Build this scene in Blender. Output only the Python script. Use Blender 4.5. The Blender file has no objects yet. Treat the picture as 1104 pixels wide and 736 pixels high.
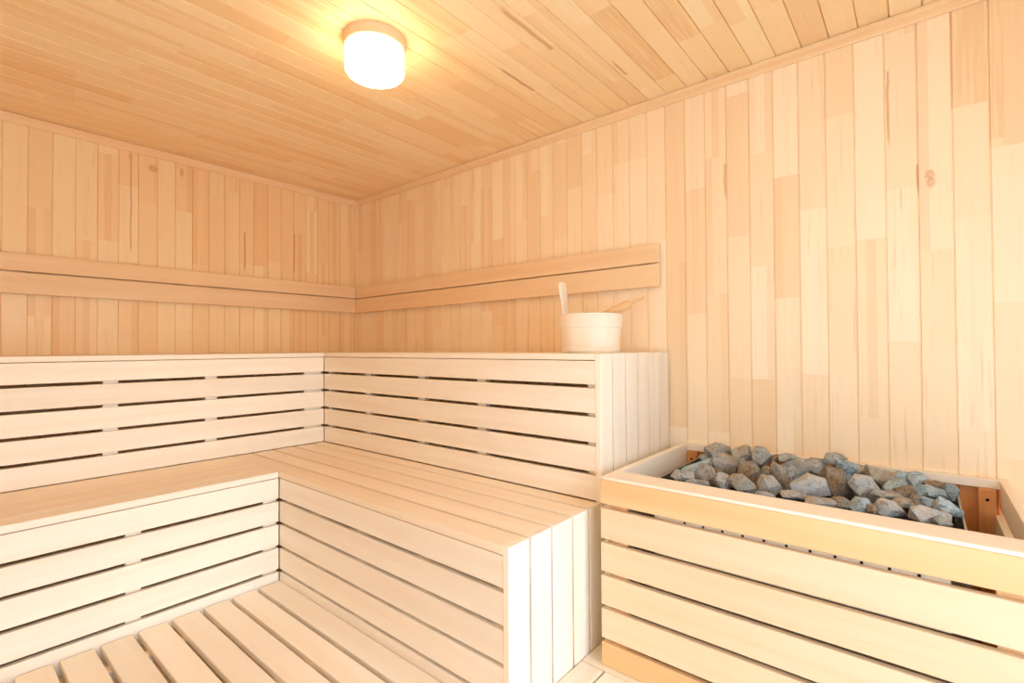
import bpy, bmesh, math, random
from mathutils import Vector, Matrix

C = bpy.context.scene.collection
SC = bpy.context.scene

# ------------------------------------------------------------------ camera (metres; z = 0 is the top of the duckboards)
F_PX, YAW, PITCH, ROLL = 532.756, math.radians(39.7318), math.radians(0.738), math.radians(-0.3566)
CAM = Vector((3.376, -2.183, 1.035))
FW = Vector((-math.sin(YAW) * math.cos(PITCH), math.cos(YAW) * math.cos(PITCH), math.sin(PITCH)))
RT0 = Vector((math.cos(YAW), math.sin(YAW), 0))
UP0 = RT0.cross(FW)
RT = RT0 * math.cos(ROLL) + UP0 * math.sin(ROLL)
UP = UP0 * math.cos(ROLL) - RT0 * math.sin(ROLL)
cd = bpy.data.cameras.new('camera')
cam = bpy.data.objects.new('camera', cd)
C.objects.link(cam)
cd.sensor_fit = 'HORIZONTAL'
cd.sensor_width = 36
cd.lens = F_PX / 1104 * 36
cd.clip_start = 0.02
M = Matrix((RT, UP, -FW)).transposed().to_4x4()
M.translation = CAM
cam.matrix_world = M
SC.camera = cam

# ------------------------------------------------------------------ node helpers
def srgb(r, g, b):
    def l(c):
        c /= 255.0
        return c / 12.92 if c <= 0.04045 else ((c + 0.055) / 1.055) ** 2.4
    return (l(r), l(g), l(b), 1)


class NT:
    def __init__(s, name):
        s.m = bpy.data.materials.new(name)
        s.m.use_nodes = True
        s.t = s.m.node_tree
        s.t.nodes.clear()
        s.out = s.n('ShaderNodeOutputMaterial')

    def n(s, kind, **kw):
        nd = s.t.nodes.new(kind)
        for k, v in kw.items():
            setattr(nd, k, v)
        return nd

    def link(s, a, b):
        s.t.links.new(a, b)

    def put(s, sock, v):
        if hasattr(v, 'is_output'):
            s.t.links.new(v, sock)
        else:
            sock.default_value = v

    def math(s, op, a, b=0.0, c=0.0):
        nd = s.n('ShaderNodeMath', operation=op)
        s.put(nd.inputs[0], a)
        s.put(nd.inputs[1], b)
        s.put(nd.inputs[2], c)
        return nd.outputs[0]

    def mix(s, f, a, b, mode='MIX'):
        nd = s.n('ShaderNodeMix', data_type='RGBA', blend_type=mode)
        s.put(nd.inputs[0], f)
        s.put(nd.inputs[6], a)
        s.put(nd.inputs[7], b)
        return nd.outputs[2]

    def vec(s, x, y, z):
        nd = s.n('ShaderNodeCombineXYZ')
        s.put(nd.inputs[0], x)
        s.put(nd.inputs[1], y)
        s.put(nd.inputs[2], z)
        return nd.outputs[0]

    def sep(s, v):
        nd = s.n('ShaderNodeSeparateXYZ')
        s.link(v, nd.inputs[0])
        return nd.outputs

    def noise(s, v, scale=1.0, detail=3.0, rough=0.5):
        nd = s.n('ShaderNodeTexNoise')
        s.link(v, nd.inputs['Vector'])
        nd.inputs['Scale'].default_value = scale
        nd.inputs['Detail'].default_value = detail
        nd.inputs['Roughness'].default_value = rough
        return nd.outputs[0]

    def white(s, v):
        nd = s.n('ShaderNodeTexWhiteNoise', noise_dimensions='3D')
        s.link(v, nd.inputs['Vector'])
        return nd.outputs['Value']

    def smooth(s, v, a, b, lo=0.0, hi=1.0):
        nd = s.n('ShaderNodeMapRange', interpolation_type='SMOOTHSTEP')
        s.put(nd.inputs[0], v)
        for i, q in enumerate((a, b, lo, hi)):
            nd.inputs[i + 1].default_value = q
        return nd.outputs[0]

    def principled(s, col, rough=0.5, spec=0.3, metal=0.0, bump=None, bump_s=0.1, bump_d=0.002):
        p = s.n('ShaderNodeBsdfPrincipled')
        s.put(p.inputs['Base Color'], col)
        s.put(p.inputs['Roughness'], rough)
        p.inputs['Specular IOR Level'].default_value = spec
        p.inputs['Metallic'].default_value = metal
        if bump is not None:
            b = s.n('ShaderNodeBump')
            b.inputs['Strength'].default_value = bump_s
            b.inputs['Distance'].default_value = bump_d
            s.link(bump, b.inputs['Height'])
            s.link(b.outputs[0], p.inputs['Normal'])
        s.link(p.outputs[0], s.out.inputs[0])
        return p


def grain(t, pos, axis, offset=None, fine=55.0):
    """noise stretched along the grain; axis 0,1,2 is the board's long direction"""
    sc = [fine, fine, fine]
    sc[axis] = 1.6
    mp = t.n('ShaderNodeMapping')
    mp.inputs['Scale'].default_value = sc
    t.link(pos, mp.inputs['Vector'])
    v = mp.outputs[0]
    if offset is not None:
        va = t.n('ShaderNodeVectorMath', operation='ADD')
        t.link(v, va.inputs[0])
        t.link(t.vec(offset, offset, offset), va.inputs[1])
        v = va.outputs[0]
    return v


WOOD = {}
def slat_wood(axis, tone='pale'):
    """plain planed aspen for single boards, grain along the given axis"""
    key = (axis, tone)
    if key in WOOD:
        return WOOD[key]
    a, b, c = {
        'pale': (srgb(248, 238, 222), srgb(243, 229, 209), srgb(230, 204, 172)),
        'honey': (srgb(236, 200, 152), srgb(230, 188, 136), srgb(216, 166, 112)),
        'peach': (srgb(248, 233, 211), srgb(244, 224, 197), srgb(230, 200, 166)),
        'tan': (srgb(245, 217, 178), srgb(240, 205, 161), srgb(224, 178, 130)),
        'cream': (srgb(238, 216, 184), srgb(233, 206, 170), srgb(220, 184, 142)),
        'deck': (srgb(249, 238, 220), srgb(246, 231, 209), srgb(234, 208, 176)),
        'orange_brown': (srgb(226, 160, 100), srgb(214, 143, 84), srgb(180, 110, 58)),  # orange-brown tone of the heater posts and back boards
    }[tone]
    t = NT('wood_%s_%s' % (tone, 'xyz'[axis]))
    tc = t.n('ShaderNodeTexCoord')
    oi = t.n('ShaderNodeObjectInfo')
    off = t.math('MULTIPLY', oi.outputs['Random'], 90.0)
    v = grain(t, tc.outputs['Object'], axis, off, 38.0)
    g1 = t.noise(v, 0.5, 3, 0.55)
    g2 = t.noise(v, 3.0, 2, 0.6)
    col = t.mix(t.smooth(g1, 0.3, 0.72), a, b)
    col = t.mix(t.smooth(g2, 0.56, 0.9, 0, 0.35), col, c)
    tint = t.math('MULTIPLY_ADD', oi.outputs['Random'], 0.07, 0.95)
    col = t.mix(1.0, col, t.vec(tint, tint, tint), 'MULTIPLY')
    t.principled(col, 0.5, 0.25, bump=g2, bump_s=0.08, bump_d=0.001)
    WOOD[key] = t.m
    return t.m


def panel_wood(name, across, along, a0, pitch, seed, cols, knots=(), slivers=(), patches=()):
    """tongue-and-groove cladding: each board is finger-jointed from random lengths of different tone"""
    t = NT(name)
    tc = t.n('ShaderNodeTexCoord')
    P = tc.outputs['Object']
    xyz = t.sep(P)
    ac, al = xyz[across], xyz[along]
    u = t.math('DIVIDE', t.math('SUBTRACT', ac, a0), pitch)
    bid = t.math('FLOOR', u)
    r0 = t.white(t.vec(bid, seed, 0.5))
    # finger-jointed lengths
    L = t.math('MULTIPLY_ADD', r0, 0.35, 0.42)
    s = t.math('ADD', t.math('DIVIDE', al, L), t.math('MULTIPLY', r0, 37.3))
    seg = t.math('FLOOR', s)
    tone = t.white(t.vec(bid, seg, seed + 1.5))
    tone2 = t.white(t.vec(bid, seg, seed + 7.5))
    # in some boards a narrower strip of another tone
    half = t.math('FLOOR', t.math('MULTIPLY', t.math('FRACT', u), 3.0))
    strip = t.white(t.vec(t.math('MULTIPLY_ADD', bid, 3.0, half), seg, seed + 3.5))
    off = t.math('MULTIPLY', tone2, 60.0)
    v = grain(t, P, along, off, 42.0)
    g1 = t.noise(v, 0.45, 3, 0.55)
    g2 = t.noise(v, 2.2, 3, 0.6)
    light, mid, dark, vein = cols
    base = t.mix(t.smooth(tone, 0.0, 0.75), light, mid)
    base = t.mix(t.smooth(tone, 0.78, 1.0, 0, 0.4), base, dark)
    base = t.mix(t.smooth(strip, 0.86, 0.93, 0, 0.4), base, dark)
    base = t.mix(t.smooth(g1, 0.45, 0.75, 0, 0.5), base, mid)
    vs = t.math('MULTIPLY', t.smooth(g2, 0.55, 0.85, 0, 0.55), t.smooth(tone2, 0.2, 1.0, 0.25, 1.0))
    base = t.mix(vs, base, vein)
    # single darker lengths of board where the photo shows them: (across from, to, along from, to)
    for (p0, p1, q0, q1) in patches:
        m = t.math('MULTIPLY', t.math('MULTIPLY', t.math('GREATER_THAN', ac, p0), t.math('LESS_THAN', ac, p1)),
                   t.math('MULTIPLY', t.math('GREATER_THAN', al, q0), t.math('LESS_THAN', al, q1)))
        base = t.mix(t.math('MULTIPLY', m, 0.75), base, t.mix(t.smooth(g2, 0.4, 0.75), dark, mid))
    # dark pith flecks as the photo shows: (across, from, to, half width)
    for (pa, p0, p1, w) in slivers:
        dx = t.math('ABSOLUTE', t.math('ADD', t.math('SUBTRACT', ac, pa), t.math('MULTIPLY_ADD', t.noise(P, 9.0, 2), 0.012, -0.006)))
        m = t.math('MULTIPLY', t.smooth(dx, w * 0.2, w * 1.2, 1, 0),
                   t.math('MULTIPLY', t.smooth(al, p0, p0 + 0.06), t.smooth(al, p1 - 0.01, p1, 1, 0)))
        base = t.mix(t.math('MULTIPLY', m, 0.65), base, vein)
    for (pa, pl, w, h) in knots:
        dx = t.math('DIVIDE', t.math('SUBTRACT', ac, pa), w)
        dy = t.math('DIVIDE', t.math('SUBTRACT', al, pl), h)
        d = t.math('SQRT', t.math('ADD', t.math('MULTIPLY', dx, dx), t.math('MULTIPLY', dy, dy)))
        d = t.math('ADD', d, t.math('MULTIPLY_ADD', t.noise(P, 90.0, 2), 1.1, -0.55))
        m = t.math('MULTIPLY', t.smooth(d, 0.5, 1.35, 1, 0), t.smooth(d, 0.0, 0.6, 0.75, 1.0))
        base = t.mix(t.math('MULTIPLY', m, 0.55), base, vein)
    # the planed surface is patchily glossy
    rg = t.smooth(t.noise(P, 5.0, 2), 0.35, 0.7, 0.34, 0.5)
    t.principled(base, rg, 0.3, bump=g2, bump_s=0.06, bump_d=0.001)
    return t.m


def simple(name, col, rough=0.5, spec=0.3, metal=0.0):
    t = NT(name)
    tc = t.n('ShaderNodeTexCoord')
    n = t.noise(tc.outputs['Object'], 40.0, 2)
    dk = tuple(c * 0.82 for c in col[:3]) + (1,)
    t.principled(t.mix(n, dk, col), rough, spec, metal)
    return t.m


def stone_mat(name, a, b, c):
    t = NT(name)
    tc = t.n('ShaderNodeTexCoord')
    oi = t.n('ShaderNodeObjectInfo')
    off = t.math('MULTIPLY', oi.outputs['Random'], 31.0)
    va = t.n('ShaderNodeVectorMath', operation='ADD')
    t.link(tc.outputs['Object'], va.inputs[0])
    t.link(t.vec(off, off, off), va.inputs[1])
    P = va.outputs[0]
    big = t.noise(P, 22.0, 3, 0.6)
    mp = t.n('ShaderNodeMapping')
    mp.inputs['Rotation'].default_value = (0.5, 0.7, 0.2)
    mp.inputs['Scale'].default_value = (60, 260, 90)
    t.link(P, mp.inputs['Vector'])
    fol = t.noise(mp.outputs[0], 1.0, 3, 0.65)
    spk = t.noise(P, 420.0, 2, 0.6)
    col = t.mix(t.smooth(big, 0.36, 0.62), a, b)
    col = t.mix(t.smooth(fol, 0.5, 0.68, 0, 0.75), col, c)
    col = t.mix(t.smooth(spk, 0.55, 0.75, 0, 0.45), col, srgb(206, 206, 198))
    col = t.mix(t.smooth(spk, 0.28, 0.45, 0.5, 0), col, srgb(60, 60, 58))
    h = t.math('ADD', t.math('MULTIPLY', fol, 0.7), t.math('MULTIPLY', t.noise(P, 140.0, 4, 0.6), 0.8))
    t.principled(col, 0.75, 0.3, bump=h, bump_s=0.9, bump_d=0.004)
    return t.m


STONES = {
    'blue': stone_mat('stone_blue_grey', srgb(142, 160, 168), srgb(182, 198, 203), srgb(88, 104, 112)),
    'grey': stone_mat('stone_grey', srgb(150, 150, 145), srgb(184, 182, 175), srgb(96, 94, 88)),
    'tan': stone_mat('stone_tan_grey', srgb(172, 155, 130), srgb(176, 174, 168), srgb(108, 92, 72)),
    'brown': stone_mat('stone_brown', srgb(150, 120, 86), srgb(150, 138, 122), srgb(86, 64, 42)),
    'pale': stone_mat('stone_pale', srgb(196, 192, 186), srgb(180, 186, 188), srgb(128, 120, 108)),
}
STEEL = simple('brushed_steel', srgb(176, 170, 160), 0.38, 0.5, 0.9)
DARKSTEEL = simple('dark_steel', srgb(44, 42, 42), 0.6, 0.3, 0.5)  # dark steel; on the tray its tone gives the shade between the stones
HOLE = simple('dark_hole', srgb(36, 24, 16), 0.8, 0.1)
BUCKET = slat_wood(2, 'pale')

# ------------------------------------------------------------------ mesh helpers
def box(bm, x0, x1, y0, y1, z0, z1, bevel=0.002, seg=2):
    r = bmesh.ops.create_cube(bm, size=1.0)
    vs = r['verts']
    for v in vs:
        v.co = Vector((x0 + (v.co.x + .5) * (x1 - x0), y0 + (v.co.y + .5) * (y1 - y0), z0 + (v.co.z + .5) * (z1 - z0)))
    if bevel > 0:
        es = list({e for v in vs for e in v.link_edges})
        bmesh.ops.bevel(bm, geom=es, offset=bevel, segments=seg, affect='EDGES', profile=0.5)


def lathe(bm, prof, cx, cy, n=64, wob=None):
    """prof: (radius, z) from first to last; closed on itself when both ends have radius 0"""
    rings = []
    for (r, z) in prof:
        if r <= 1e-6:
            rings.append([bm.verts.new((cx, cy, z))])
        else:
            rings.append([bm.verts.new((cx + r * math.cos(2 * math.pi * k / n), cy + r * math.sin(2 * math.pi * k / n), z)) for k in range(n)])
    for a, b in zip(rings, rings[1:]):
        for k in range(n):
            k2 = (k + 1) % n
            if len(a) == 1 and len(b) == 1:
                continue
            if len(a) == 1:
                bm.faces.new((a[0], b[k2], b[k]))
            elif len(b) == 1:
                bm.faces.new((a[k], a[k2], b[0]))
            else:
                bm.faces.new((a[k], a[k2], b[k2], b[k]))
    bmesh.ops.recalc_face_normals(bm, faces=bm.faces[:])


def cyl(bm, p0, p1, r0, r1, n=16):
    p0, p1 = Vector(p0), Vector(p1)
    d = (p1 - p0)
    q = d.to_track_quat('Z', 'Y').to_matrix()
    A = [bm.verts.new(p0 + q @ Vector((r0 * math.cos(2 * math.pi * k / n), r0 * math.sin(2 * math.pi * k / n), 0))) for k in range(n)]
    B = [bm.verts.new(p1 + q @ Vector((r1 * math.cos(2 * math.pi * k / n), r1 * math.sin(2 * math.pi * k / n), 0))) for k in range(n)]
    for k in range(n):
        bm.faces.new((A[k], A[(k + 1) % n], B[(k + 1) % n], B[k]))
    bm.faces.new(A[::-1])
    bm.faces.new(B)


def wpos(o):
    p = Vector((0, 0, 0))
    while o is not None:
        p += o.location
        o = o.parent
    return p


def obj(name, bm, mat, parent=None, origin=None, smooth=False):
    """links a bmesh given in world coordinates as one mesh object whose origin sits at `origin`"""
    me = bpy.data.meshes.new(name)
    if origin is None:
        cs = [v.co for v in bm.verts]
        origin = Vector([(min(c[i] for c in cs) + max(c[i] for c in cs)) / 2 for i in range(3)])
    origin = Vector(origin)
    bmesh.ops.translate(bm, verts=bm.verts[:], vec=-origin)
    bm.to_mesh(me)
    bm.free()
    me.materials.append(mat)
    if smooth:
        for p in me.polygons:
            p.use_smooth = True
    o = bpy.data.objects.new(name, me)
    C.objects.link(o)
    if parent is not None:
        o.parent = parent
        o.location = origin - wpos(parent)
    else:
        o.location = origin
    return o


def tag(o, label, cat, group=None):
    o['label'] = label
    o['category'] = cat
    if group:
        o['group'] = group
    return o


def thing(name, label, cat, loc, group=None):
    o = bpy.data.objects.new(name, None)
    o.empty_display_size = 0.1
    C.objects.link(o)
    o.location = loc
    return tag(o, label, cat, group)


def struct(name, bm, mat, parent=None):
    o = obj(name, bm, mat, parent, origin=(0, 0, 0))
    o['kind'] = 'structure'
    return o


def BM():
    return bmesh.new()


def bx(*a, **k):
    bm = BM()
    box(bm, *a, **k)
    return bm


# ------------------------------------------------------------------ room shell
ZC = 2.185            # ceiling
ZF = -0.062           # floor under the duckboards
XR, YF = 4.30, -2.90  # wall with the added glazed door, wall behind the camera
PITCH_B = 0.0891


def clad(n0, a0, a1, pitch, groove=0.0055, depth=0.005):
    """profile of tongue-and-groove cladding: list of (across, inset)"""
    pts = [(a0, 0.0)]
    k = math.ceil((a0 - n0) / pitch + 0.1)
    while n0 + k * pitch < a1 - 0.01:
        g = n0 + k * pitch
        if g > a0 + 0.01:
            pts += [(g - groove / 2, 0.0), (g - groove / 6, depth), (g + groove / 6, depth), (g + groove / 2, 0.0)]
        k += 1
    pts.append((a1, 0.0))
    return pts


def clad_mesh(pts, to_world, l0, l1, back):
    """extrudes the profile from l0 to l1; to_world(across, inset, along); closed behind at inset = back"""
    bm = BM()
    ring = pts + [(pts[-1][0], back), (pts[0][0], back)]
    A = [bm.verts.new(to_world(a, i, l0)) for a, i in ring]
    B = [bm.verts.new(to_world(a, i, l1)) for a, i in ring]
    n = len(ring)
    for k in range(n):
        bm.faces.new((A[k], A[(k + 1) % n], B[(k + 1) % n], B[k]))
    bm.faces.new(A[::-1])
    bm.faces.new(B)
    bmesh.ops.recalc_face_normals(bm, faces=bm.faces[:])
    return bm


WCOL = (srgb(248, 223, 180), srgb(243, 209, 160), srgb(228, 180, 124), srgb(198, 142, 90))
WCOL_R = (srgb(250, 232, 202), srgb(246, 222, 186), srgb(234, 198, 152), srgb(204, 150, 98))
X0R = 2.480
m_r = panel_wood('cladding_right', 0, 2, X0R, PITCH_B, 3.0, WCOL_R,
                 knots=[(3.402, 1.612, 0.014, 0.018), (3.404, 1.584, 0.013, 0.018)], patches=[(3.4577, 3.5461, 1.816, 2.2), (3.5490, 3.5830, 1.69, 2.2)],
                 slivers=[(3.293, 1.72, 2.008, 0.005), (2.742, 1.64, 1.815, 0.006), (3.37, 1.53, 1.66, 0.004)])
struct('wall_right', clad_mesh(clad(X0R, 0.0, XR, PITCH_B), lambda a, i, l: (a, i, l), ZF - 0.05, ZC + 0.05, 0.09), m_r)
Y0L = -1.930
m_l = panel_wood('cladding_left', 1, 2, Y0L, PITCH_B, 11.0, WCOL,
                 knots=[(-1.431, 2.112, 0.008, 0.02), (-1.327, 2.075, 0.022, 0.022), (-1.184, 2.09, 0.01, 0.028)],
                 slivers=[(-0.828, 1.52, 1.80, 0.008), (-1.43, 1.56, 2.10, 0.005), (-0.50, 1.55, 1.85, 0.005)])
struct('wall_left', clad_mesh(clad(Y0L, YF, 0.0, PITCH_B), lambda a, i, l: (-i, a, l), ZF - 0.05, ZC + 0.05, 0.09), m_l)
m_c = panel_wood('cladding_ceiling', 0, 1, 3.389, PITCH_B, 23.0,
                 (srgb(252, 231, 192), srgb(248, 220, 174), srgb(234, 192, 138), srgb(204, 148, 92)),
                 slivers=[(2.291, -0.95, -0.62, 0.012), (2.43, -0.42, -0.27, 0.008), (2.05, -0.67, -0.42, 0.010)], patches=[(2.498, 2.587, -0.70, -0.15), (2.676, 2.765, -1.30, -0.35)])
struct('ceiling', clad_mesh(clad(3.389, -0.09, XR + 0.09, PITCH_B), lambda a, i, l: (a, l, ZC + i * 1.6), YF - 0.09, 0.09, 0.09), m_c)
m_f = panel_wood('cladding_front', 0, 2, 0.05, PITCH_B, 31.0, WCOL)
WX0, WX1, WZ0, WZ1 = 2.75, 3.75, 0.80, 1.45
bm = BM()
for (a0, a1, l0, l1) in ((0.0, WX0, ZF - 0.05, ZC + 0.05), (WX1, XR, ZF - 0.05, ZC + 0.05), (WX0, WX1, ZF - 0.05, WZ0), (WX0, WX1, WZ1, ZC + 0.05)):
    part = clad_mesh(clad(0.05, a0, a1, PITCH_B), lambda a, i, l: (a, YF - i, l), l0, l1, 0.09)
    me = bpy.data.meshes.new('tmp')
    part.to_mesh(me)
    part.free()
    bm.from_mesh(me)
    bpy.data.meshes.remove(me)
struct('wall_front', bm, m_f)
struct('floor', bx(-0.09, XR + 0.09, YF - 0.09, 0.09, ZF - 0.06, ZF, bevel=0), slat_wood(0, 'peach'))

# wall with a glazed door added for its daylight (to the right, outside the picture)
DY0, DY1, DZ1 = -2.84, -0.80, 1.90
m_s = panel_wood('cladding_side', 1, 2, 0.0, PITCH_B, 41.0, WCOL)
def arch(x0, x1, outer, inner):
    """door-shaped slab: outer and inner are (y0, y1, top); both stand on z = foot"""
    foot = ZF - 0.05
    oy0, oy1, oz = outer
    iy0, iy1, iz = inner
    prof = [(oy0, foot), (oy0, oz), (oy1, oz), (oy1, foot), (iy1, foot), (iy1, iz), (iy0, iz), (iy0, foot)]
    bm = BM()
    A = [bm.verts.new((x0, y, z)) for y, z in prof]
    B = [bm.verts.new((x1, y, z)) for y, z in prof]
    for k in range(8):
        bm.faces.new((A[k], A[(k + 1) % 8], B[(k + 1) % 8], B[k]))
    for V in (A, B):
        bm.faces.new((V[0], V[1], V[6], V[7]))
        bm.faces.new((V[1], V[2], V[5], V[6]))
        bm.faces.new((V[2], V[3], V[4], V[5]))
    bmesh.ops.recalc_face_normals(bm, faces=bm.faces[:])
    return bm


bm = arch(XR, XR + 0.09, (YF - 0.09, 0.09, ZC + 0.05), (DY0, DY1, DZ1))
struct('wall_side', bm, m_s)
t = NT('clear_glass')
tr = t.n('ShaderNodeBsdfTransparent')
tr.inputs[0].default_value = (0.95, 0.97, 0.97, 1)
gl = t.n('ShaderNodeBsdfGlossy')
gl.inputs['Roughness'].default_value = 0.03
mx = t.n('ShaderNodeMixShader')
mx.inputs[0].default_value = 0.05
t.link(tr.outputs[0], mx.inputs[1])
t.link(gl.outputs[0], mx.inputs[2])
t.link(mx.outputs[0], t.out.inputs[0])
GLASS = t.m
d = struct('added_door_1', bx(XR + 0.03, XR + 0.038, DY0 + 0.05, DY1 - 0.05, ZF + 0.03, DZ1 - 0.05, bevel=0), GLASS)
bm = arch(XR - 0.005, XR + 0.07, (DY0, DY1, DZ1), (DY0 + 0.06, DY1 - 0.06, DZ1 - 0.06))
obj('added_door_frame', bm, slat_wood(2, 'pale'), d)

wn = struct('added_window_1', bx(WX0 + 0.04, WX1 - 0.04, YF - 0.05, YF - 0.044, WZ0 + 0.04, WZ1 - 0.04, bevel=0), GLASS)  # window and frame are added, unseen, to let light onto the right wall
bm = BM()
box(bm, WX0, WX0 + 0.05, YF - 0.08, YF + 0.004, WZ0, WZ1)
box(bm, WX1 - 0.05, WX1, YF - 0.08, YF + 0.004, WZ0, WZ1)
box(bm, WX0 + 0.05, WX1 - 0.05, YF - 0.08, YF + 0.004, WZ0, WZ0 + 0.05)
box(bm, WX0 + 0.05, WX1 - 0.05, YF - 0.08, YF + 0.004, WZ1 - 0.05, WZ1)
obj('added_window_frame', bm, slat_wood(0, 'pale'), wn)

# ceiling trims and corner bead
def trim(name, pts, l0, l1, fn, mat):
    bm = BM()
    A = [bm.verts.new(fn(a, z, l0)) for a, z in pts]
    B = [bm.verts.new(fn(a, z, l1)) for a, z in pts]
    n = len(pts)
    for k in range(n):
        bm.faces.new((A[k], A[(k + 1) % n], B[(k + 1) % n], B[k]))
    bm.faces.new(A[::-1])
    bm.faces.new(B)
    bmesh.ops.recalc_face_normals(bm, faces=bm.faces[:])
    return struct(name, bm, mat)


ZT = 2.138
prof = [(0.0, ZC - 0.0025), (0.016, ZC - 0.0025), (0.016, ZC - 0.010), (0.011, ZC - 0.018), (0.011, ZT + 0.006), (0.008, ZT), (0.0, ZT)]
trim('trim_1', prof, YF, 0.0, lambda a, z, l: (a, l, z), slat_wood(1, 'tan'))
trim('trim_2', prof, 0.011, XR, lambda a, z, l: (l, -a, z), slat_wood(0, 'tan'))
trim('trim_3', [(0.0, 0.0), (0.021, 0.0), (0.021, -0.006), (0.006, -0.021), (0.0, -0.021)], ZF, ZT,
     lambda a, z, l: (a, z, l), slat_wood(2, 'tan'))

# ------------------------------------------------------------------ benches
W1, W2, V1, V2, E = 0.615, 0.6255, 1.135, 1.1355, 2.468
ZU, ZL = 1.0125, 0.4825
TH = 0.022
YB = YF + 0.01

def spans(edges, gap):
    """board extents between successive edges with a gap left between neighbours"""
    return [(a + (gap / 2 if k else 0), b - (gap / 2 if k < len(edges) - 2 else 0)) for k, (a, b) in enumerate(zip(edges, edges[1:]))]


def group_part(name, parent, loc):
    """an Empty that gathers the boards of one part"""
    o = bpy.data.objects.new(name, None)
    o.empty_display_size = 0.05
    C.objects.link(o)
    o.parent = parent
    o.location = Vector(loc) - wpos(parent)
    return o


def front_panel_x(parent, x, y0, y1, rows, battens, tone='pale'):
    """slats along y, facing +x at plane x; battens stand behind"""
    p = group_part('front_panel', parent, (x, (y0 + y1) / 2, rows[-1][0]))
    for (z0, z1) in rows:
        obj('slat', bx(x - TH, x, y0, y1, z0, z1, bevel=0.0025), slat_wood(1, tone), p)
    for (b0, b1) in battens:
        obj('batten', bx(x - TH - 0.0305, x - TH - 0.0005, b0, b1, rows[-1][0] + 0.004, rows[0][1] - 0.004), slat_wood(2, tone), p)
    return p


def front_panel_y(parent, y, x0, x1, rows, battens, tone='pale', tones=None, btone=None):
    p = group_part('front_panel', parent, ((x0 + x1) / 2, y, rows[-1][0]))
    for k, (z0, z1) in enumerate(rows):
        obj('slat', bx(x0, x1, y, y + TH, z0, z1, bevel=0.0025), slat_wood(0, tones[k] if tones else tone), p)
    for (b0, b1) in battens:
        obj('batten', bx(b0, b1, y + TH + 0.0005, y + TH + 0.0305, rows[-1][0] + 0.004, rows[0][1] - 0.004), slat_wood(2, btone or tone), p)
    return p


UPC, LOC = [0.894, 0.790, 0.685, 0.580], [0.357, 0.253, 0.1475, 0.0415]   # middles of the gaps
GAP = 0.0135
def rows_of(top, mids, bottom, gap):
    zs = [top] + [v for m in mids for v in (m + gap / 2, m - gap / 2)] + [bottom]
    return [(zs[i + 1], zs[i]) for i in range(0, len(zs), 2)]
UPROWS = rows_of(0.9863, UPC, 0.4845, GAP)
LOROWS = rows_of(0.4537, LOC, -0.0600, GAP)

# upper bench along the left wall
ul = thing('upper_bench', 'tall upper bench of pale slats running along the left wall under the longer backrest rail', 'bench', (0.3, -1.76, ZF),
           'tiered slatted sauna benches')
s = group_part('seat', ul, (0.3, -1.5, ZU))
for y in (-2.6, -1.8, -1.0):
    obj('bearer', bx(0.02, W1 - 0.056, y, y + 0.04, ZU - 0.07, ZU - 0.024), slat_wood(0), s)
for a, b in spans([0.012, 0.115, 0.218, 0.321, 0.424, 0.527, W1], 0.006):
    obj('slat', bx(a, b, YB, -0.012, ZU - 0.0235, ZU), slat_wood(1), s)
front_panel_x(ul, W1, YB, -W2 - 0.001, UPROWS, [(-2.86, -2.81), (-2.45, -2.40), (-2.05, -2.0), (-1.660, -1.605), (-1.255, -1.2), (-0.737, -0.6285)])

# upper bench along the right wall
ur = thing('upper_bench', 'tall upper bench of pale slats along the right wall, with the wooden bucket on it', 'bench', (1.55, -0.31, ZF),
           'tiered slatted sauna benches')
s = group_part('seat', ur, (1.55, -0.31, ZU))
for x in (0.75, 1.2, 2.1):
    obj('bearer', bx(x, x + 0.04, -W2 + 0.056, -0.02, ZU - 0.07, ZU - 0.024), slat_wood(1), s)
EU = [-0.6262, -0.5325, -0.4255, -0.3195, -0.2135, -0.1065, -0.012]
for a, b in spans(EU, 0.006):
    obj('slat', bx(W1 + 0.002, E, a, b, ZU - 0.0235, ZU), slat_wood(0), s)
front_panel_y(ur, -W2, W1 + 0.001, E, UPROWS, [(1.008, 1.058), (1.459, 1.508), (1.861, 1.912), (2.425, 2.466), (0.63, 0.66)])
p = group_part('end_panel', ur, (E, -0.31, ZF))
for z in (ZU - 0.10, 0.06):
    obj('rail', bx(E - 0.03, E, -W2 + 0.056, -0.02, z, z + 0.07), slat_wood(1), p)
for a, b in spans(EU, 0.0095):
    obj('board', bx(E + 0.0005, E + TH, a, b, ZF + 0.002, ZU), slat_wood(2), p)

# lower bench along the left
ll = thing('lower_bench', 'low step bench before the left upper bench, its seat running along the left wall', 'bench', ((W1 + V1) / 2, -2.0, ZF),
           'tiered slatted sauna benches')
s = group_part('seat', ll, (0.9, -2.0, ZL))
for y in (-2.6, -1.9, -1.3):
    obj('bearer', bx(W1 + 0.002, V1 - 0.056, y, y + 0.04, ZL - 0.07, ZL - 0.026), slat_wood(0), s)
for a, b in spans([W1 + 0.003, 0.719, 0.823, 0.927, 1.031, V1], 0.0025):
    obj('slat', bx(a, b, YB, -1.1395, ZL - 0.0255, ZL, bevel=0.0015), slat_wood(1, 'peach' if b < V1 - .01 else 'pale'), s)
front_panel_x(ll, V1 - 0.0005, YB, -1.1375, LOROWS, [(-2.86, -2.81), (-2.5, -2.45), (-2.1, -2.05), (-1.690, -1.642), (-1.198, -1.1385)])

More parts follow.
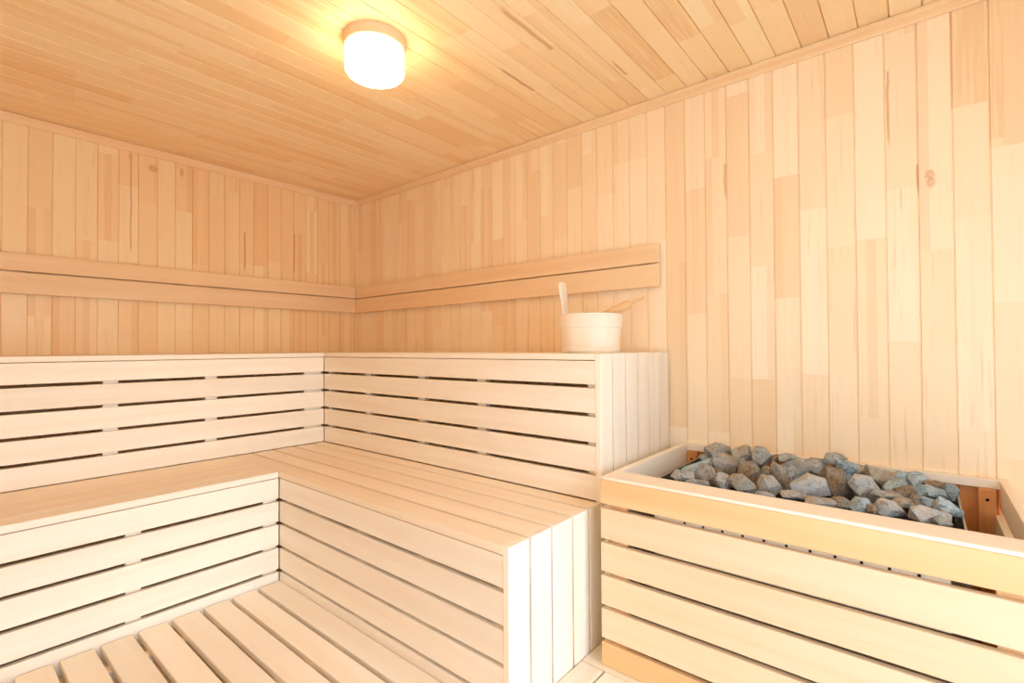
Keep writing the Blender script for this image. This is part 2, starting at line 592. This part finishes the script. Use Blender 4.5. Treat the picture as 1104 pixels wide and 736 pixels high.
# lower bench along the right
lr = thing('lower_bench', 'low step bench before the right upper bench, with upright end boards beside the heater', 'bench', (1.6, -0.88, ZF),
           'tiered slatted sauna benches')
s = group_part('seat', lr, (1.6, -0.88, ZL))
for x in (0.8, 1.3, 2.0):
    obj('bearer', bx(x, x + 0.04, -V2 + 0.056, -W2 - 0.004, ZL - 0.07, ZL - 0.026), slat_wood(1), s)
EL = [-1.1375, -1.0385, -0.9290, -0.8110, -0.7080, -0.6285]
for a, b in spans(EL, 0.012):
    obj('slat', bx(W1 + 0.002, E, a, b, ZL - 0.0255, ZL, bevel=0.003, seg=3), slat_wood(0, 'peach'), s)
front_panel_y(lr, -V2, V1 + 0.001, E, LOROWS, [(1.42, 1.47), (1.72, 1.77), (2.08, 2.13), (2.425, 2.466), (1.16, 1.20)], tone='pale')
p = group_part('end_panel', lr, (E, -0.88, ZF))
for z in (ZL - 0.10, 0.06):
    obj('rail', bx(E - 0.03, E, -V2 + 0.056, -W2 - 0.02, z, z + 0.07), slat_wood(1), p)
for a, b in spans(EL, 0.0105):
    obj('board', bx(E + 0.0005, E + TH, a, b, ZF + 0.002, ZL), slat_wood(2), p)

# ------------------------------------------------------------------ backrest rails on the walls
def rail(label, base, fn, l0, l1, spacers, axis):
    r = thing('backrest_rail', label, 'backrest', base, 'backrest rails on the walls')
    for z0, z1 in ((1.4215, 1.5075), (1.3110, 1.4145)):
        bm = BM()
        box(bm, *fn(l0, l1, 0.012, 0.031), z0, z1, bevel=0.003)
        obj('board', bm, slat_wood(axis, 'tan'), r)
    for a in spacers:
        bm = BM()
        box(bm, *fn(a, a + 0.05, 0.0, 0.0118), 1.325, 1.495, bevel=0.001)
        obj('spacer', bm, slat_wood(2, 'tan'), r)
    return r


rail('pair of plain backrest boards fixed one above the other on the left wall', (0.015, -1.5, 1.31),
     lambda a, b, d0, d1: (d0, d1, a, b), YB, -0.033, [-2.6, -1.95, -1.15, -0.55, -0.1], 1)
rail('pair of plain backrest boards fixed on the right wall above the bucket', (1.2, -0.015, 1.31),
     lambda a, b, d0, d1: (a, b, -d1, -d0), 0.001, 2.456, [0.1, 0.8, 1.45, 2.3], 0)

# ------------------------------------------------------------------ duckboards
db = thing('duckboard', 'floor duckboard', 'duckboard', (1.8, -1.9, ZF),
           'slatted duckboards on the floor')
db['label'] = 'large floor duckboard of broad spaced slats at the foot of the low step benches'
for x in (1.25, 1.75, 2.3):
    obj('joist', bx(x, x + 0.045, -2.85, -1.15, ZF, -0.0275), slat_wood(1, 'peach'), db)
y = -1.2285
first = True
while y > -2.85:
    obj('slat', bx(1.146, 2.474, y, (-1.1375 if first else y + 0.0895), -0.027, 0.0, bevel=0.004, seg=3), slat_wood(0, 'deck'), db)
    first = False
    y -= 0.1075

d2 = thing('duckboard', 'narrow strip of floor duckboard between the bench end and the boxed heater', 'duckboard', (3.1, -1.7, ZF),
           'slatted duckboards on the floor')
for yy in (-2.4, -1.7, -1.0, -0.74):
    obj('joist', bx(2.495, 3.85, yy, yy + 0.045, ZF, -0.0275), slat_wood(0, 'peach'), d2)
x = 2.4935
while x < 3.8:
    obj('slat', bx(x, x + 0.0815 if x < 2.5 else x + 0.0895, -2.75, -0.7725, -0.027, 0.0, bevel=0.003, seg=2), slat_wood(1, 'pale'), d2)
    x += 0.089 if x < 2.5 else 0.0985
obj('cross_slat', bx(2.4935, 3.85, -0.7685, -0.60, -0.027, -0.0005), slat_wood(0, 'peach'), d2)

# ------------------------------------------------------------------ heater enclosure
HX0, HX1, HY, ZH = 2.556, 3.578, -0.748, 0.6125
en = thing('heater_enclosure', 'waist-high slatted wooden box guarding the stone heater against the right wall', 'heater guard', (3.06, -0.38, 0.0))
HROWS = [(0.5245, ZH - 0.010), (0.4115, 0.5095), (0.3050, 0.3975), (0.1975, 0.2910), (0.0895, 0.1835), (0.0005, 0.0755)]
front_panel_y(en, HY, HX0, HX1, HROWS, [(HX0 + 0.028, HX0 + 0.085), (HX1 - 0.09, HX1 - 0.03)],
              btone='honey', tones=['honey', 'cream', 'cream', 'cream', 'cream', 'honey'])  # honey battens carry the orange shade behind the slats in their colour
obj('cap_board', bx(HX0, HX1, HY - 0.0005, -0.646, ZH - 0.0098, ZH, bevel=0.004, seg=3), slat_wood(0, 'pale'), en)
for side, xa, xb in (('left', HX0, HX0 + 0.024), ('right', HX1 - 0.024, HX1)):
    xp = xb + 0.002 if side == 'left' else xa - 0.050
    p = group_part('side_panel', en, ((xa + xb) / 2, -0.37, 0.0))
    obj('post', bx(xp, xp + 0.042, -0.045, -0.013, 0.0, ZH - 0.029), slat_wood(2, 'orange_brown'), p)['label'] = 'orange-brown post'
    h = BM()
    xc = xb + 0.021 if side == 'left' else xp + 0.021
    cyl(h, (xc, -0.0456, 0.551), (xc, -0.0440, 0.551), 0.0045, 0.0045)
    obj('screw_hole', h, HOLE, p)
    for k, (z0, z1) in enumerate(HROWS):
        ins = 0.0 if k == 0 or side == 'left' else -0.012
        obj('slat', bx(xa + ins, xb + ins, (HY + TH + 0.001 if k else -0.645), (-0.0315 if k == 0 else -0.046), z0, ZH if k == 0 else z1),
            slat_wood(1, 'pale'), p)
obj('back_rail', bx(HX0, HX1, -0.031, -0.0005, ZH - 0.028, ZH), slat_wood(0, 'pale'), en)
obj('back_panel', clad_mesh(clad(X0R, HX0 + 0.002, HX1 - 0.002, PITCH_B), lambda a, i, l: (a, -0.012 + i, l), 0.001, ZH - 0.029, 0.0115), slat_wood(2, 'orange_brown'), en)['label'] = 'orange-brown boards behind the heater'

# ------------------------------------------------------------------ heater
BX0, BX1, BY0, BY1, BZ = 2.650, 3.456, -0.640, -0.085, 0.572
ht = thing('sauna_heater', 'steel sauna heater filled with rough stones inside the wooden guard box', 'heater', (3.05, -0.36, 0.0))
bm = BM()
w = 0.005
loops = []
for (ins, z) in ((0, 0.10), (0, BZ), (w, BZ), (w, 0.10)):
    loops.append([bm.verts.new(q) for q in ((BX0 + ins, BY0 + ins, z), (BX1 - ins, BY0 + ins, z), (BX1 - ins, BY1 - ins, z), (BX0 + ins, BY1 - ins, z))])
for A, B in zip(loops, loops[1:] + loops[:1]):
    for k in range(4):
        bm.faces.new((A[k], A[(k + 1) % 4], B[(k + 1) % 4], B[k]))
bmesh.ops.recalc_face_normals(bm, faces=bm.faces[:])
obj('casing', bm, STEEL, ht)
obj('stone_tray', bx(BX0 + w, BX1 - w, BY0 + w, BY1 - w, 0.44, 0.50, bevel=0.002), DARKSTEEL, ht)
for x in (BX0 + 0.012, BX1 - 0.020):
    obj('rim_bar', bx(x, x + 0.008, BY0 + 0.01, BY1 - 0.01, 0.545, 0.553, bevel=0.002), DARKSTEEL, ht)
for x in (BX0 + 0.03, BX1 - 0.06):
    for yy in (BY0 + 0.03, BY1 - 0.06):
        bm = BM()
        cyl(bm, (x, yy, 0.0), (x, yy, 0.101), 0.014, 0.014)
        obj('foot', bm, DARKSTEEL, ht)
vp = obj('vent_plate', bx(2.733, 3.417, -0.7255, -0.7235, 0.40, 0.519, bevel=0.0005), simple('pale_enamel', srgb(226, 214, 196), 0.5, 0.3), ht)
for x in (2.86, 3.27):
    obj('bracket', bx(x, x + 0.03, -0.7232, BY0 + 0.0005, 0.42, 0.44, bevel=0.001), STEEL, vp)
x = 3.363
for k in range(11):
    bm = BM()
    cyl(bm, (x, -0.7259, 0.5125), (x, -0.7238, 0.5125), 0.0037, 0.0037)
    obj('vent_hole', bm, HOLE, vp)
    x -= 0.0537

# ------------------------------------------------------------------ stones (pixel centre, pixel size, turn in degrees, tone, label)
G = 'heater stones heaped in the steel basket'
STN = [
    (774, 484.5, 28, 13, 0, 'tan', 'back-row stone nearest the left corner of the heap, half tan and half blue-grey'),
    (766, 492.5, 24, 8, -4, 'grey', 'flat grey-green stone wedged under the far left back stone'),
    (751, 503, 32, 11, 24, 'blue', 'long blue-grey stone slanting up at the left end of the heap'),
    (761, 511, 19, 23, 0, 'tan', 'blocky upright tan stone near the left end of the heap'),
    (737, 513, 24, 12, -4, 'grey', 'leftmost stone of the heap, dull grey-brown, by the left steel edge'),
    (752, 520.5, 24, 7, -8, 'grey', 'flat grey stone behind the front rim at the left end'),
    (782, 502, 29, 24, -8, 'tan', 'large tan-grey stone with squarish face in the left part of the heap'),
    (799, 489, 22, 15, 0, 'tan', 'second stone from the left in the back row, rounded and tan'),
    (799, 500, 10, 13, 0, 'grey', 'small grey stone squeezed below the second stone of the back row'),
    (779, 519, 18, 17, 0, 'grey', 'grey stone at the front rim, right of the upright tan block'),
    (799.5, 522, 30, 18, -32, 'tan', 'wedge-shaped tan stone sloping down to the front rim at the left'),
    (773.5, 511, 11, 10, 0, 'brown', 'small dark stone in the hollow right of the upright tan block'),
    (808, 510, 23, 26, 0, 'brown', 'big brown stone with a blue-grey right flank, left of centre'),
    (821.5, 491.5, 21, 19, 15, 'grey', 'tallest-standing grey stone in the left half of the back row'),
    (827.5, 509, 14, 13, 0, 'tan', 'small pinkish tan stone below the tall back-row stone'),
    (828, 524, 26, 21, 6, 'tan', 'squared tan stone with a grey right face at the front rim left of centre'),
    (825, 533, 22, 6, -8, 'grey', 'thin grey sliver of stone under the squared tan stone at the front rim'),
    (840.5, 513, 13, 30, 20, 'tan', 'narrow upright stone leaning left in the middle of the heap'),
    (850, 493.5, 20, 9, -2, 'grey', 'low flat grey stone in the back row behind the two-toned block'),
    (836, 493.5, 8, 8, 0, 'brown', 'tiny dark stone in the back row right of the tall grey stone'),
    (857, 508.5, 31, 26, 3, 'grey', 'big two-toned block, tan left face and grey right face, mid heap'),
    (879.5, 502, 20, 16, 0, 'grey', 'dark grey stone against the back rail right of the two-toned block'),
    (872.5, 525, 38, 23, 12, 'pale', 'large pale rounded stone with a pinkish cast at the middle of the heap'),
    (856, 534.5, 34, 11, -14, 'tan', 'long brown-grey slab lying below the large pale stone'),
    (888, 541.5, 44, 10, -8, 'tan', 'long low tan slab along the front rim at the middle'),
    (886, 507, 16, 11, 0, 'brown', 'small brown stone between the dark back stone and the pale rounded stone'),
    (901, 521, 24, 31, 0, 'brown', 'tall brown stone standing right of the large pale stone'),
    (901, 494, 25, 11, 3, 'grey', 'highest grey stone of the back row right of centre'),
    (895, 505, 15, 13, 0, 'brown', 'brown chunk under the highest back-row stone right of centre'),
    (913, 503, 25, 12, -18, 'blue', 'blue-grey slab sloping right, below the highest back stone'),
    (910, 515, 15, 17, 0, 'blue', 'dark blue stone in the hollow beside the tall brown stone'),
    (931, 526, 31, 25, -28, 'pale', 'large pale blue-grey stone tilted right in the right half'),
    (928, 545.5, 20, 16, 0, 'blue', 'blue stone at the front rim below the tilted pale stone'),
    (909, 542.5, 24, 12, -22, 'brown', 'rusty brown stone at the front rim below the tall brown stone'),
    (939, 549, 10, 11, 0, 'brown', 'small brown stone at the front rim right of the blue one'),
    (930, 507, 31, 10, -13, 'grey', 'long grey slab in the back row sloping down to the right'),
    (953, 515.5, 44, 19, -26, 'tan', 'largest slab of the heap, tan-grey, sloping right along the back'),
    (958, 548.5, 31, 19, -3, 'pale', 'pale squarish stone at the front rim in the right half'),
    (957, 533, 32, 8, -8, 'grey', 'thin dark grey slab above the pale squarish front stone'),
    (966, 524, 25, 13, 24, 'blue', 'blue stone tilted up to the right at the foot of the largest slab'),
    (975, 530.5, 20, 14, 0, 'brown', 'yellow-brown stone between blue stones in the right part'),
    (988, 516.5, 20, 14, 0, 'blue', 'jagged blue stone standing at the back in the right part'),
    (989, 531, 15, 18, 8, 'blue', 'blue stone just right of the yellow-brown one'),
    (1007, 532, 23, 13, -22, 'blue', 'smooth blue slab sloping right near the right end'),
    (1008, 523, 24, 9, -6, 'brown', 'brown stone against the back rail near the right end'),
    (1024, 530, 13, 16, 0, 'blue', 'last stone at the back right, upright and blue, by the right steel edge'),
    (1021, 548, 28, 17, -24, 'blue', 'banded blue stone at the right end of the heap'),
    (1004, 545, 34, 11, -30, 'blue', 'narrow blue slab leaning beside the banded stone'),
    (991, 541.5, 19, 15, -20, 'brown', 'brown-sided stone above the right front slab'),
    (1001, 556, 46, 18, -14, 'pale', 'long pale blue slab at the front rim near the right end'),
    (974, 542, 22, 10, -8, 'tan', 'flat tan-grey stone behind the pale squarish front stone'),
    (1016, 562, 18, 9, -10, 'grey', 'dark low stone at the front rim right of the long pale slab'),
    (973, 513, 16, 9, 0, 'blue', 'small blue stone at the back right of the largest slab'),
]


def ray(u, v):
    return FW + RT * ((u - 552) / F_PX) - UP * ((v - 368) / F_PX)


DEEPER = {36: -0.012, 35: 0.012, 29: -0.016, 39: -0.034, 46: -0.006, 47: 0.012}


def stone(u, v, w, h, ang, tone, label, k):
    rnd = random.Random(100 + k)
    d = ray(u, v)
    tt = (0.585 - CAM.z) / d.z           # where the sight line meets the heap's general level
    p = CAM + d * tt
    if p.y > -0.135:                      # back row: stones piled higher against the far edge
        tt = (-0.135 - CAM.y) / d.y
        p = CAM + d * tt
    tt += DEEPER.get(k, 0.0)
    p = CAM + d * tt
    depth = tt
    sw, sh = w * depth / F_PX / 2 * 1.10, h * depth / F_PX / 2 * 1.16
    sd = min(max(0.75 * sh + 0.25 * sw, 0.016), 0.034)
    n = 15
    pts = []
    for i in range(n):
        z = 1 - 2 * (i + 0.5) / n
        a = i * 2.399963 + rnd.random() * 0.9
        r = math.sqrt(1 - z * z)
        q = Vector((r * math.cos(a), z, r * math.sin(a)))
        e = 4.0                            # squarish blocks
        f = (abs(q.x) ** e + abs(q.y) ** e + abs(q.z) ** e) ** (-1 / e)
        q *= f * rnd.uniform(0.84, 1.06)
        pts.append(q)
    bm = BM()
    for q in pts:
        bm.verts.new((q.x * sw, q.y * sd, q.z * sh))
    r = bmesh.ops.convex_hull(bm, input=bm.verts[:])
    junk = [g for g in r['geom_interior'] if isinstance(g, bmesh.types.BMVert)]
    if junk:
        bmesh.ops.delete(bm, geom=junk, context='VERTS')
    bmesh.ops.dissolve_limit(bm, angle_limit=math.radians(24), verts=bm.verts[:], edges=bm.edges[:])
    bmesh.ops.bevel(bm, geom=bm.edges[:], offset=min(sw, sh, sd) * 0.05, segments=1, affect='EDGES', profile=0.6, clamp_overlap=True)
    # chipped, uneven faces
    bmesh.ops.triangulate(bm, faces=bm.faces[:])
    from mathutils import noise as mnoise
    bmesh.ops.subdivide_edges(bm, edges=[e for e in bm.edges if e.calc_length() > 0.012], cuts=2, use_grid_fill=True)
    for vtx in bm.verts:
        nv = mnoise.noise_vector(vtx.co * 70 + Vector((k * 3.1, 0, 0)))
        vtx.co += nv * 0.0014
    bmesh.ops.recalc_face_normals(bm, faces=bm.faces[:])
    # turn into the photo's attitude: wide axis along the view's right, thick axis away
    a = math.radians(ang)
    X = (RT * math.cos(a) + UP * math.sin(a)).normalized()
    Z = (UP * math.cos(a) - RT * math.sin(a)).normalized()
    Y = Z.cross(X)
    R3 = Matrix((X, Y, Z)).transposed()
    for vtx in bm.verts:
        vtx.co = R3 @ vtx.co + p
    o = obj('heater_stone', bm, STONES[tone], None, origin=p)
    tag(o, label, 'stone', G)
    return o


for k, sdef in enumerate(STN):
    stone(*sdef, k)

# ------------------------------------------------------------------ bucket and ladle
BC = Vector((2.256, -0.30, ZU))
bk = thing('sauna_bucket', 'pale coopered wooden bucket with wide hoops standing at the end of the right upper bench', 'bucket', BC)
bm = BM()
prof = [(0.0, ZU + 0.001), (0.124, ZU + 0.001), (0.1390, ZU + 0.165), (0.127, ZU + 0.165), (0.113, ZU + 0.03), (0.0, ZU + 0.03)]
lathe(bm, prof, BC.x, BC.y, 72)
# stave joints
obj('staves', bm, slat_wood(2, 'pale'), bk)
def hoop(z0, z1, grow):
    f = lambda z: 0.124 + 0.015 * (z - ZU) / 0.165
    bm = BM()
    lathe(bm, [(f(z0) + 0.0002, z0), (f(z0) + grow, z0 + 0.002), (f(z1) + grow, z1 - 0.002), (f(z1) + 0.0002, z1)], BC.x, BC.y, 72)
    return bm
obj('hoop', hoop(ZU + 0.106, ZU + 0.160, 0.0032), slat_wood(0, 'pale'), bk)
obj('hoop', hoop(ZU + 0.004, ZU + 0.026, 0.0032), slat_wood(0, 'pale'), bk)
# the long stave that serves as the handle: on the far left of the bucket as seen from the room
hd = (RT * -0.85 + Vector((FW.x, FW.y, 0)).normalized() * 0.53)
hd.z = 0
hd.normalize()
side = Vector((-hd.y, hd.x, 0))
bm = BM()
secs = [(0.035, 0.1055, 0.028), (0.10, 0.112, 0.028), (0.165, 0.119, 0.027), (0.225, 0.125, 0.029), (0.272, 0.130, 0.040), (0.300, 0.132, 0.040), (0.316, 0.133, 0.024)]
rings = []
for z, r, hw in secs:
    ring = []
    for (i, j) in ((-1, 0), (-.75, -1), (.75, -1), (1, 0), (.75, 1), (-.75, 1)):
        ring.append(bm.verts.new(BC + hd * (r + j * 0.0075) + side * (i * hw) + Vector((0, 0, z))))
    rings.append(ring)
for A, B in zip(rings, rings[1:]):
    for k in range(6):
        bm.faces.new((A[k], A[(k + 1) % 6], B[(k + 1) % 6], B[k]))
bm.faces.new(rings[0][::-1])
bm.faces.new(rings[-1])
bmesh.ops.recalc_face_normals(bm, faces=bm.faces[:])
bmesh.ops.bevel(bm, geom=[e for e in bm.edges if e.calc_length() > 0.02], offset=0.002, segments=2, affect='EDGES')
obj('handle', bm, slat_wood(2, 'pale'), bk)

ld = thing('sauna_ladle', 'wooden ladle resting in the bucket with its handle sticking out to the right', 'ladle', (2.194, -0.298, 1.0845))
bm = BM()
pa, pb = Vector((2.226, -0.292, 1.1365)), Vector((2.462, -0.20, 1.2480))
dr = (pb - pa).normalized()
sd_ = dr.cross(Vector((0, 0, 1))).normalized()
nr = sd_.cross(dr).normalized()
rings = []
for tt, w_, th in ((0.0, 0.020, 0.014), (0.3, 0.024, 0.018), (0.55, 0.027, 0.020), (0.72, 0.026, 0.020), (0.78, 0.021, 0.016), (0.785, 0.010, 0.008), (1.0, 0.006, 0.005)):
    c = pa.lerp(pb, tt)
    rings.append([bm.verts.new(c + sd_ * (w_ * math.cos(q)) + nr * (th * math.sin(q))) for q in [2 * math.pi * k / 14 for k in range(14)]])
for A, B in zip(rings, rings[1:]):
    for k in range(14):
        bm.faces.new((A[k], A[(k + 1) % 14], B[(k + 1) % 14], B[k]))
bm.faces.new(rings[0][::-1])
bm.faces.new(rings[-1])
bmesh.ops.recalc_face_normals(bm, faces=bm.faces[:])
obj('handle', bm, slat_wood(0, 'honey'), ld, smooth=False)
bm = BM()
lathe(bm, [(0.0, 1.0845), (0.030, 1.0855), (0.040, 1.106), (0.042, 1.133), (0.038, 1.133), (0.035, 1.108), (0.0, 1.095)], 2.194, -0.298, 40)
obj('bowl', bm, slat_wood(2, 'honey'), ld, smooth=True)

# ------------------------------------------------------------------ ceiling lamp
LX, LY = 1.82, -1.10
lp = thing('ceiling_lamp', 'glowing round white glass lamp with a pale ring on the ceiling', 'lamp', (LX, LY, ZC))
bm = BM()
lathe(bm, [(0.0, ZC), (0.112, ZC), (0.1125, ZC - 0.004), (0.1095, ZC - 0.036), (0.107, ZC - 0.038), (0.0, ZC - 0.038)], LX, LY, 72)
obj('base_ring', bm, simple('lamp_ring', srgb(238, 212, 176), 0.45), lp)
bm = BM()
pr = [(0.0, ZC - 0.0385), (0.100, ZC - 0.0385), (0.106, ZC - 0.042), (0.107, ZC - 0.05), (0.107, ZC - 0.115)]
for k in range(1, 9):
    a = k / 8 * math.pi / 2
    pr.append((0.081 + 0.026 * math.cos(a), ZC - 0.115 - 0.022 * math.sin(a)))
pr.append((0.04, ZC - 0.1385))
pr.append((0.0, ZC - 0.139))
lathe(bm, pr, LX, LY, 72)
t = NT('lit_opal_glass')
em = t.n('ShaderNodeEmission')
em.inputs[0].default_value = (1.0, 0.70, 0.40, 1)
em.inputs[1].default_value = 9.2
t.link(em.outputs[0], t.out.inputs[0])
obj('globe', bm, t.m, lp, smooth=True)

# ------------------------------------------------------------------ daylight through the added door and window
ar = bpy.data.lights.new('daylight', 'SUN')
ar.energy = 1.0
ar.angle = math.radians(34)
ar.color = (0.82, 0.96, 1.13)
ao = bpy.data.objects.new('daylight', ar)
C.objects.link(ao)
ao.location = (XR + 2.0, -2.2, 2.3)
ao.rotation_euler = Vector((-0.94, 0.11, -0.33)).to_track_quat('-Z', 'Y').to_euler()
wl = bpy.data.lights.new('added_wall_fill', 'AREA')  # added narrow-beam lamp that brightens the right wall
wl.shape = 'RECTANGLE'
wl.size, wl.size_y = 1.5, 0.9
wl.energy = 3
wl.spread = math.radians(66)
wl.color = (0.86, 0.95, 1.06)
wo = bpy.data.objects.new('added_wall_fill', wl)
C.objects.link(wo)
wo.location = ((WX0 + WX1) / 2, YF - 0.3, 1.08)
wo.rotation_euler = (math.radians(90), 0, 0)
w = bpy.data.worlds.new('world')
SC.world = w
w.use_nodes = True
bgn = w.node_tree.nodes['Background']
bgn.inputs[0].default_value = (0.78, 0.93, 1.10, 1)
bgn.inputs[1].default_value = 2.6

SC.cycles.max_bounces = 12
SC.cycles.diffuse_bounces = 8
SC.cycles.use_denoising = True
SC.cycles.sample_clamp_indirect = 8.0
SC.view_settings.view_transform = 'Standard'
SC.view_settings.look = 'None'
SC.view_settings.exposure = 0.68
SC.view_settings.gamma = 1.0
SC.view_settings.use_curve_mapping = False
